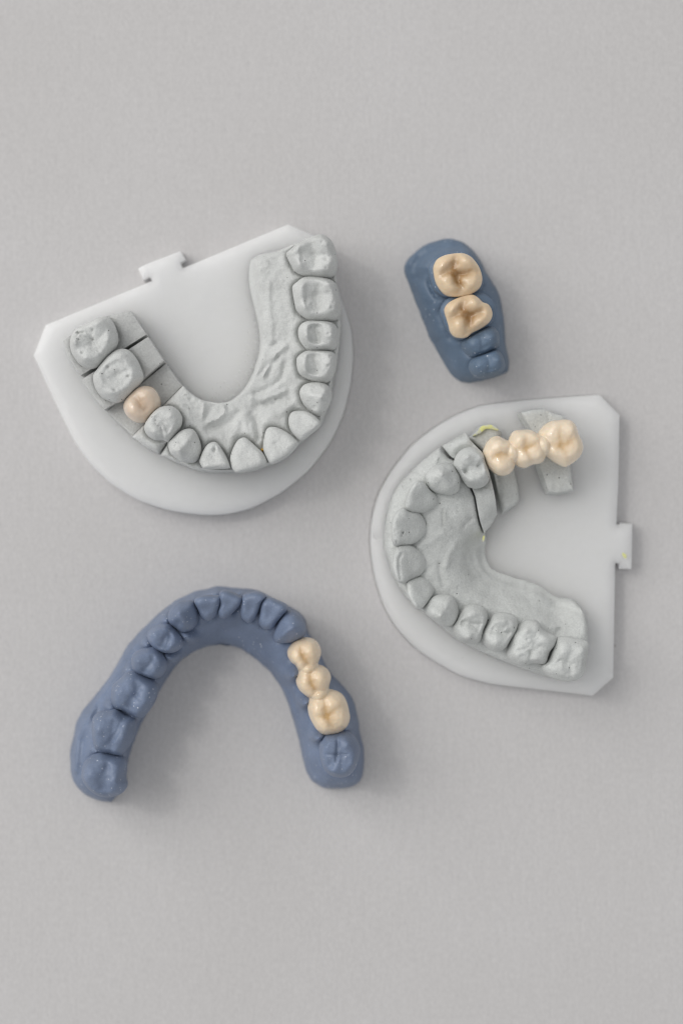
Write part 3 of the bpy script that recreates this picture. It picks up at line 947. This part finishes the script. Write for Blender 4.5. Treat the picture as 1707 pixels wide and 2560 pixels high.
ex2 = {0: dict(lumps=[pit(6, 985, 900, .9, .9, ZC), pit(6, 940, 690, 1.0, .6, ZC)], pits=[pit(6, 940, 820, .6, .8, ZC), pit(6, 1055, 765, .35, .6, ZC)],
               grooves=[groove(6, [(940, 822), (1080, 800), (1095, 740)], .4, .5, ZC)], amp=.6),
       1: dict(pits=[pit(6, 625, 800, .25, .5, ZC), pit(6, 640, 825, .2, .5, ZC)], grooves=[groove(6, [(660, 900), (690, 840)], .3, .35, ZC)], amp=.7),
       2: dict(amp=.5, tilt=3.5, pits=[pit(6, 495, 930, .2, .6, ZC)]),
       3: dict(amp=.5, tilt=3.5, pits=[pit(6, 355, 1388, .25, 1.0, ZC), pit(6, 345, 1415, .15, .6, ZC), pit(6, 295, 1470, .2, .6, ZC), pit(6, 280, 1370, .25, .5, ZC)]),
       4: dict(amp=.5, tilt=3.5, grooves=[groove(8, [(345, 90), (320, 140), (320, 240), (330, 310)], .25, .5, ZC)], pits=[pit(8, 330, 325, .25, .7, ZC)]),
       5: dict(amp=.5, tilt=3.5),
       6: dict(lumps=[pit(8, 700, 665, .9, .5, ZC), pit(8, 790, 630, .7, .6, ZC)], pits=[pit(8, 655, 658, .25, .5, ZC)], grooves=[groove(8, [(640, 580), (720, 560)], .6, .4, ZC)], amp=.6),
       7: dict(lumps=[pit(8, 965, 660, .8, .6, ZC), pit(8, 950, 870, .8, .5, ZC)], pits=[pit(8, 905, 730, .5, .7, ZC)], grooves=[groove(8, [(900, 730), (990, 745), (1080, 740)], .35, .5, ZC)], amp=.6),
       8: dict(lumps=[pit(8, 1235, 710, .8, .6, ZC), pit(8, 1300, 800, .35, .4, ZC)], grooves=[groove(8, [(1160, 800), (1270, 825), (1390, 820)], .4, .6, ZC)], amp=.6),
       9: dict(lumps=[pit(9, 400, 790, .9, .6, ZC)], grooves=[groove(9, [(330, 990), (430, 960), (460, 1010), (450, 1080)], .3, .5, ZC), groove(9, [(460, 1000), (550, 950), (620, 960)], .35, .4, ZC)], pits=[pit(9, 425, 880, .3, .4, ZC)], amp=.38),
       10: dict(lumps=[pit(9, 740, 1010, 1.2, .9, ZC), pit(9, 750, 1170, .9, .4, ZC)], grooves=[groove(9, [(660, 1130), (740, 1080), (830, 1120), (830, 1260)], .4, .6, ZC)], amp=.32)}
for i, k in enumerate(kinds2):
    tooth("tooth", T2m[i], ZC + (.8 if k == 'inc' else 0), ZT - (.6 if k == 'inc' else 0), ZN - 1, k, D2[i], M_PLAST2, d1 if i == 0 else m2, seed=i + 60, **ex2.get(i, {}))
solid("wax_line", F(6, [(1000, 492), (1060, 445), (1085, 395), (1160, 378), (1235, 402), (1252, 440), (1200, 425), (1130, 415), (1080, 462)]), 10.4, 9.4, 11.75, M_YELLOW, d2, step=.35, smooth=2, rr=.3, rdrop=.15, rough=.05, plane=(0, .1))
solid("wax_smear", F(9, [(1318, 75), (1345, 85), (1372, 110), (1362, 140), (1340, 135), (1322, 105)]), 5, 4.7, 5.07, M_YELLOW, m2, step=.3, smooth=2, rr=.3, rdrop=.05, rough=.03)
solid("wax_smear", F(6, [(1108, 1415), (1122, 1410), (1120, 1450), (1110, 1478), (1100, 1470)]), 10, 9, 10.6, M_YELLOW, m2, step=.25, smooth=1, rr=.2, rdrop=.05, rough=.03)

BZC, BZT = 15.8, 19.4
B2u = [F(7, [(105, 640), (130, 560), (180, 505), (240, 490), (300, 518), (345, 545), (372, 620), (392, 720), (388, 780), (350, 830), (290, 852), (230, 840), (170, 790), (130, 730)]),
       F(7, [(342, 540), (365, 475), (400, 440), (470, 430), (540, 432), (590, 455), (632, 490), (672, 560), (687, 640), (665, 710), (620, 740), (560, 750), (510, 775), (470, 778), (420, 755), (385, 700), (355, 620)]),
       F(7, [(625, 465), (640, 430), (680, 385), (740, 350), (800, 342), (860, 336), (920, 345), (965, 390), (985, 460), (1015, 520), (1030, 590), (1010, 660), (960, 715), (900, 755), (860, 767), (800, 740), (740, 700), (688, 650), (655, 560)])]
br2 = thing("dental_bridge", "pale ivory three unit tooth bridge spanning two grey dies on the milky plate", "dental bridge", (*P(1330, 1120, 10), 9.8), "three unit tooth bridges")
B2m = [to_mm(t, BZC) for t in B2u]
DB2 = frames(B2m, np.array(P(1330, 1400, 12)))
for i, (k, zz, zn) in enumerate((('pm', 0, 10.0), ('molar', -.1, 12.2), ('molar', -.3, 10.2))):
    tooth("crown_unit", B2m[i], BZC + zz, BZT + zz, zn, k, DB2[i], M_CER_PALE, br2, seed=80 + i, rough=.07, amp=.50, neck=.74)
fuse(br2, B2m, B2m, BZC - .5, BZT - .2, M_CER_PALE, 2.3)

# ================================================================== blue arch
AZC, AZT = 13.2, 18.9
TA = [F(12, [(235, 950), (250, 850), (300, 780), (400, 720), (490, 695), (600, 725), (700, 760), (745, 820), (748, 900), (738, 1020), (755, 1080), (720, 1160), (640, 1205), (520, 1225), (400, 1190), (300, 1110), (245, 1020)]),
      F(12, [(360, 430), (370, 280), (450, 210), (560, 185), (650, 170), (760, 240), (850, 270), (865, 350), (830, 520), (760, 640), (680, 710), (560, 690), (440, 670), (380, 590)]),
      F(10, [(455, 1110), (470, 1030), (540, 960), (600, 905), (680, 900), (780, 950), (850, 1010), (860, 1090), (830, 1180), (770, 1270), (710, 1315), (640, 1290), (560, 1250), (490, 1225), (460, 1170)]),
      F(10, [(640, 800), (660, 730), (740, 685), (840, 670), (900, 700), (950, 780), (945, 860), (900, 930), (830, 950), (740, 920), (660, 880)]),
      F(10, [(790, 580), (800, 520), (870, 470), (960, 450), (1030, 490), (1090, 560), (1105, 620), (1070, 680), (990, 715), (900, 700), (830, 650)]),
      F(10, [(980, 390), (1000, 320), (1060, 260), (1130, 240), (1200, 240), (1240, 290), (1250, 360), (1230, 440), (1180, 500), (1110, 525), (1050, 480), (1000, 440)]),
      F(10, [(1230, 240), (1250, 205), (1310, 185), (1400, 185), (1470, 190), (1475, 230), (1450, 310), (1400, 380), (1340, 415), (1290, 380), (1260, 310)]),
      F(11, [(115, 180), (130, 145), (180, 140), (260, 170), (325, 210), (310, 260), (250, 320), (180, 380), (130, 390), (100, 340), (120, 260)]),
      F(11, [(328, 200), (350, 170), (420, 155), (490, 160), (535, 190), (510, 240), (475, 320), (440, 390), (380, 430), (320, 380), (310, 300)]),
      F(11, [(500, 260), (520, 220), (580, 210), (660, 240), (720, 270), (735, 310), (700, 360), (650, 420), (600, 480), (530, 490), (480, 430), (490, 330)]),
      F(11, [(620, 560), (640, 470), (680, 390), (730, 340), (800, 340), (850, 380), (890, 440), (905, 500), (880, 570), (800, 610), (700, 620), (640, 610)]),
      F(11, [(745, 700), (770, 650), (820, 600), (880, 578), (950, 580), (1010, 610), (1045, 670), (1050, 730), (1030, 790), (1012, 845), (960, 880), (900, 895), (850, 880), (818, 830), (780, 800), (750, 750)]),
      F(11, [(825, 980), (840, 920), (858, 865), (900, 840), (1020, 830), (1090, 855), (1130, 900), (1143, 950), (1130, 1010), (1115, 1065), (1080, 1100), (1020, 1120), (950, 1130), (900, 1100), (850, 1050)]),
      F(11, [(935, 1210), (950, 1140), (985, 1100), (1060, 1075), (1120, 1062), (1190, 1075), (1250, 1110), (1290, 1180), (1310, 1260), (1318, 1330), (1290, 1400), (1230, 1450), (1160, 1470), (1080, 1472), (1020, 1430), (975, 1360), (945, 1290)]),
      F(13, [(690, 820), (720, 720), (790, 660), (890, 640), (990, 640), (1070, 680), (1130, 760), (1160, 860), (1140, 970), (1100, 1080), (1020, 1160), (900, 1175), (800, 1140), (730, 1050), (700, 930)])]
TAm = [to_mm(t, AZC) for t in TA]
DA = frames(TAm, np.array(P(540, 1800, AZC)))
arch_px = (F(12, [(95, 600), (75, 700), (80, 900), (110, 1050), (200, 1160), (300, 1240), (430, 1290), (570, 1300, S), (640, 1212), (720, 1170), (762, 1070), (742, 1025), (740, 960), (770, 780), (830, 600), (960, 270)])
           + F(10, [(690, 1430), (760, 1290), (860, 1110), (930, 990), (1000, 880), (1100, 770), (1200, 700), (1330, 652), (1450, 635), (1568, 655)])
           + F(11, [(50, 632), (200, 640), (340, 690), (440, 770), (560, 870), (670, 1010), (740, 1150), (800, 1350), (860, 1560)])
           + F(13, [(390, 590), (440, 760), (480, 950), (520, 1120), (580, 1240), (700, 1320), (860, 1333), (1050, 1325), (1160, 1270), (1210, 1170), (1218, 1000), (1210, 820), (1170, 680), (1140, 560)])
           + F(11, [(1410, 1440), (1380, 1300), (1355, 1190), (1300, 1090), (1225, 1010), (1150, 930), (1090, 850), (1050, 750), (965, 600), (912, 510), (908, 440), (885, 390), (830, 340), (700, 265), (560, 200), (490, 158), (380, 128), (230, 122), (80, 105)])
           + F(10, [(1430, 105), (1330, 130), (1200, 160), (1040, 240), (880, 360), (740, 500), (610, 630), (510, 810), (420, 960), (310, 1110), (200, 1230), (120, 1370)])
           + F(12, [(140, 430)]))
m3 = thing("resin_dental_cast", "periwinkle blue horseshoe shaped lower jaw cast lying on pale paper", "dental cast", (*P(530, 1720, 0), 0))
az = 9.0
bm3 = [line(11, [(350, 700), (480, 800), (600, 940), (700, 1090), (770, 1240)], .7, .9, 4), line(11, [(420, 720), (560, 850), (660, 980), (760, 1060), (850, 1300)], .6, -.8, 5),
       line(12, [(160, 900), (190, 500), (380, 150)], .8, 1.2, 5), line(12, [(230, 900), (250, 550)], .9, -.5, 5),
       line(10, [(300, 1200), (440, 1000), (560, 780), (740, 560)], .7, 1.1, 5), line(10, [(520, 900), (640, 680), (800, 500)], .7, -.5, 6),
       line(10, [(990, 320), (860, 470), (640, 690)], .3, .35, 7), spot(10, 1080, 755, .6, -.7, 5)]
for _ in range(60):
    bm3.append(spot(11, 150 + rnd.gauss(0, 120), 540 + rnd.gauss(0, 40), rnd.uniform(.15, .3), rnd.uniform(-.3, .35), 7))
bm3 += [line(11, [(1010, 700), (1150, 940), (1320, 1150)], .5, -.4, 6)]
for i in range(14):      # papillae that fill the gaps between neighbouring teeth
    ca, cb = TAm[i].mean(0), TAm[i + 1].mean(0)
    gp = (ca + cb) / 2
    for off in ((-2.2, 0, 1.8) if 4 < i < 11 else (-3.4, -2.2, 0, 2.2, 3.4, 4.4)):
        bm3.append(('spot', tuple(gp - DA[i] * off), 1.3, 2.2 if off < 3 else 3.0))
solid("gum_arch", arch_px, 2.0, .06, 3.2, M_BLUE1, m3, ridge=[np.array([t.mean(0) for t in TAm])], zr=11.0, r0=2.0, power=1.5,
      teeth=TAm, step=.5, bumps=bm3, smooth=4, rr=1.6, rdrop=1.6, seed=21, rough=.15, sulcus=.45, collar=.2, flare=.2, rag=.16)
kindsA = ['pm', 'pm', 'pm', 'pm', 'pm', 'canine', 'inc', 'inc', 'inc', 'inc', 'canine', 'pm', 'pm', 'molar', 'molar']
exA = {0: dict(amp=.6, grooves=[groove(12, [(560, 800), (580, 900), (540, 1050), (560, 1190)], .5, .4, AZC)]),
       1: dict(amp=.6, grooves=[groove(12, [(740, 270), (690, 400), (620, 520), (600, 680)], .45, .7, AZC)]),
       2: dict(amp=.6, grooves=[groove(10, [(690, 960), (700, 1080), (650, 1170), (650, 1270)], .5, .5, AZC), groove(10, [(690, 1090), (760, 1150)], .4, .4, AZC)]), 3: dict(amp=.5), 4: dict(amp=.6, grooves=[groove(10, [(1010, 500), (1000, 600), (960, 690)], .4, .5, AZC)]),
       5: dict(amp=.5), 6: dict(tilt=1.2, amp=.7), 7: dict(tilt=1.2, amp=.7), 8: dict(tilt=1.2, amp=.8), 9: dict(tilt=1.2, amp=.8),
       10: dict(amp=.4),
       14: dict(amp=.55, grooves=[groove(13, [(900, 660), (905, 760), (890, 880), (885, 960)], .28, .7, AZC), groove(13, [(760, 880), (890, 885), (1010, 880)], .25, .4, AZC)],
                pits=[pit(13, 820, 1010, .9, 1.0, AZC)])}
for i in list(range(11)) + [14]:
    tooth("tooth", TAm[i], AZC + (1.2 if 5 < i < 10 else 0), AZT - (1.0 if 5 < i < 10 else 0), 9.8, kindsA[i], DA[i], M_BLUE1, m3, seed=110 + i, rough=.09, neck=.98, grow=1.06,
          round_=None if 5 < i < 10 else 2.0, **exA.get(i, {}))
br3 = thing("dental_bridge", "golden ivory three unit tooth bridge seated in the periwinkle blue cast", "dental bridge", (*P(790, 1710, 12), 10.8), "three unit tooth bridges")
for i, k in ((11, 'pm'), (12, 'pm'), (13, 'molar')):
    tooth("crown_unit", TAm[i], AZC + .6, AZT, 10.5, k, DA[i], M_CER_GOLD, br3, seed=140 + i, rough=.08, amp=.54, neck=.8)
fuse(br3, TAm[11:14], TAm[11:14], AZC, AZT - .4, M_CER_GOLD, 2.2)

# ================================================================== small blue block
QZC, QZT = 13.5, 16.0
m4 = thing("resin_dental_cast", "small slate blue partial jaw cast carrying two tan molar crowns", "dental cast", (*P(1135, 780, 0), 0))
blk = F(5, [(150, 520), (160, 610), (220, 740), (280, 900), (340, 1030), (390, 1200), (470, 1400), (570, 1560), (660, 1720), (720, 1830), (820, 1912), (960, 1935, S), (1100, 1900), (1350, 1840), (1415, 1795, S),
            (1428, 1680), (1400, 1560), (1380, 1350), (1360, 1150), (1340, 980), (1300, 840), (1230, 720), (1150, 590), (1080, 450), (1000, 330), (900, 240), (800, 195), (690, 178), (560, 195), (450, 230), (330, 300), (220, 410)])
K = [F(5, [(505, 540), (520, 480), (560, 420), (650, 375), (760, 355), (870, 352), (960, 390), (1020, 450), (1075, 540), (1103, 640), (1095, 730), (1050, 800), (960, 855), (860, 880), (760, 885), (660, 865), (590, 800), (540, 720), (515, 630)]),
     F(5, [(640, 1050), (680, 970), (780, 910), (900, 870), (990, 860), (1060, 900), (1110, 950), (1180, 980), (1222, 1050), (1225, 1130), (1180, 1210), (1080, 1280), (980, 1330), (920, 1380), (840, 1392), (760, 1370), (710, 1310), (690, 1230), (665, 1150)]),
     F(5, [(875, 1440), (900, 1390), (1000, 1330), (1130, 1265), (1230, 1255), (1290, 1310), (1313, 1390), (1300, 1470), (1230, 1540), (1130, 1590), (1010, 1610), (930, 1560), (885, 1500)]),
     F(5, [(965, 1740), (990, 1660), (1060, 1610), (1190, 1560), (1280, 1540), (1340, 1590), (1370, 1660), (1375, 1740), (1330, 1810), (1200, 1850), (1080, 1860), (1010, 1820)])]
St = [F(5, [(455, 570), (470, 490), (550, 410), (650, 368), (760, 348), (870, 346), (1000, 420), (1080, 530), (1110, 640), (1100, 740), (1040, 820), (900, 885), (760, 895), (640, 880), (540, 810), (490, 700)]),
      F(5, [(600, 1060), (640, 960), (720, 900), (900, 860), (1080, 850), (1180, 900), (1245, 990), (1240, 1100), (1190, 1220), (1050, 1310), (900, 1395), (780, 1390), (700, 1310), (640, 1190)])]
Km = [to_mm(K[0], QZC + 2), to_mm(K[1], QZC + 2), to_mm(K[2], QZC), to_mm(K[3], QZC)]
Stm = [to_mm(s, QZC - .5) for s in St]
DK = frames(Km, np.array(P(1000, 830, QZC)))
solid("gum_block", blk, 1.2, .06, 2.2, M_BLUE2, m4, ridge=[np.array([t.mean(0) for t in Km])], zr=9.6, r0=2.5, power=1.5, teeth=Stm + Km[2:], step=.45,
      smooth=4, rr=1.4, rdrop=1.4, seed=31, rough=.13, sulcus=.6, collar=.4, flare=.15, rag=.2,
      bumps=[line(5, [(300, 640), (300, 520), (360, 410), (480, 330), (650, 280), (800, 290)], 1.9, -1.7, 4), line(5, [(200, 470), (290, 350), (430, 250)], .8, .9, 3),
             line(5, [(240, 620), (330, 820), (420, 1050)], .7, .5, 4), line(5, [(450, 720), (560, 900)], 1.0, -.9, 7),
             line(5, [(690, 1420), (850, 1700), (900, 1860)], .9, -.6, 5), line(5, [(950, 1900), (1200, 1850), (1380, 1790)], .35, .5, 4)])
tooth("tooth_stump", Stm[0], QZC - .7, QZC + .6, 8.0, 'stump', DK[0], M_BLUE2, m4, seed=160, rough=.06, neck=.95)
tooth("tooth_stump", Stm[1], QZC - .7, QZC + .6, 8.0, 'stump', DK[1], M_BLUE2, m4, seed=161, rough=.06, neck=.95)
tooth("tooth", Km[2], QZC - 3.0, QZT - .8, 7.4, 'pm', DK[2], M_BLUE2, m4, seed=162, rough=.04, amp=.4, grow=1.08, round_=2.1)
tooth("tooth", Km[3], QZC - 3.0, QZT - .8, 7.4, 'pm', DK[3], M_BLUE2, m4, seed=163, rough=.04, amp=.45, grow=1.08, round_=2.1)
QZ = QZC + 2
k1 = thing("dental_crown", "tan molar crown with deep brown fissures at the broad rounded end of the blue cast", "crown", (*P(1145, 685, 13), 12.6), "glazed tooth crowns")
tooth("crown_shell", Km[0], QZC + 1.2, QZT + .6, QZC - .6, 'molar', DK[0], M_CER_TAN, k1, seed=170, rough=.05, amp=.62, neck=.97, grow=1.0, round_=3.0,
      grooves=[groove(5, [(775, 395), (770, 470), (700, 545), (610, 610)], .6, .75, QZ), groove(5, [(1040, 590), (900, 605), (815, 625), (800, 720), (850, 780), (810, 850)], .6, .85, QZ)],
      lumps=[pit(5, 690, 660, 1.3, .5, QZ), pit(5, 900, 450, 1.3, .5, QZ)])
k2 = thing("dental_crown", "tan molar crown between its twin and the two bare blue premolars", "crown", (*P(1170, 790, 13), 12.6), "glazed tooth crowns")
tooth("crown_shell", Km[1], QZC + 1.2, QZT + .6, QZC - .6, 'molar', DK[1], M_CER_TAN, k2, seed=171, rough=.05, amp=.62, neck=.97, grow=1.0, round_=3.0,
      grooves=[groove(5, [(890, 920), (850, 1020), (770, 1110), (690, 1190)], .6, .75, QZ), groove(5, [(1090, 1080), (960, 1140), (930, 1220), (920, 1320)], .65, .85, QZ)],
      lumps=[pit(5, 820, 1200, 1.4, .5, QZ), pit(5, 1000, 980, 1.4, .4, QZ)])
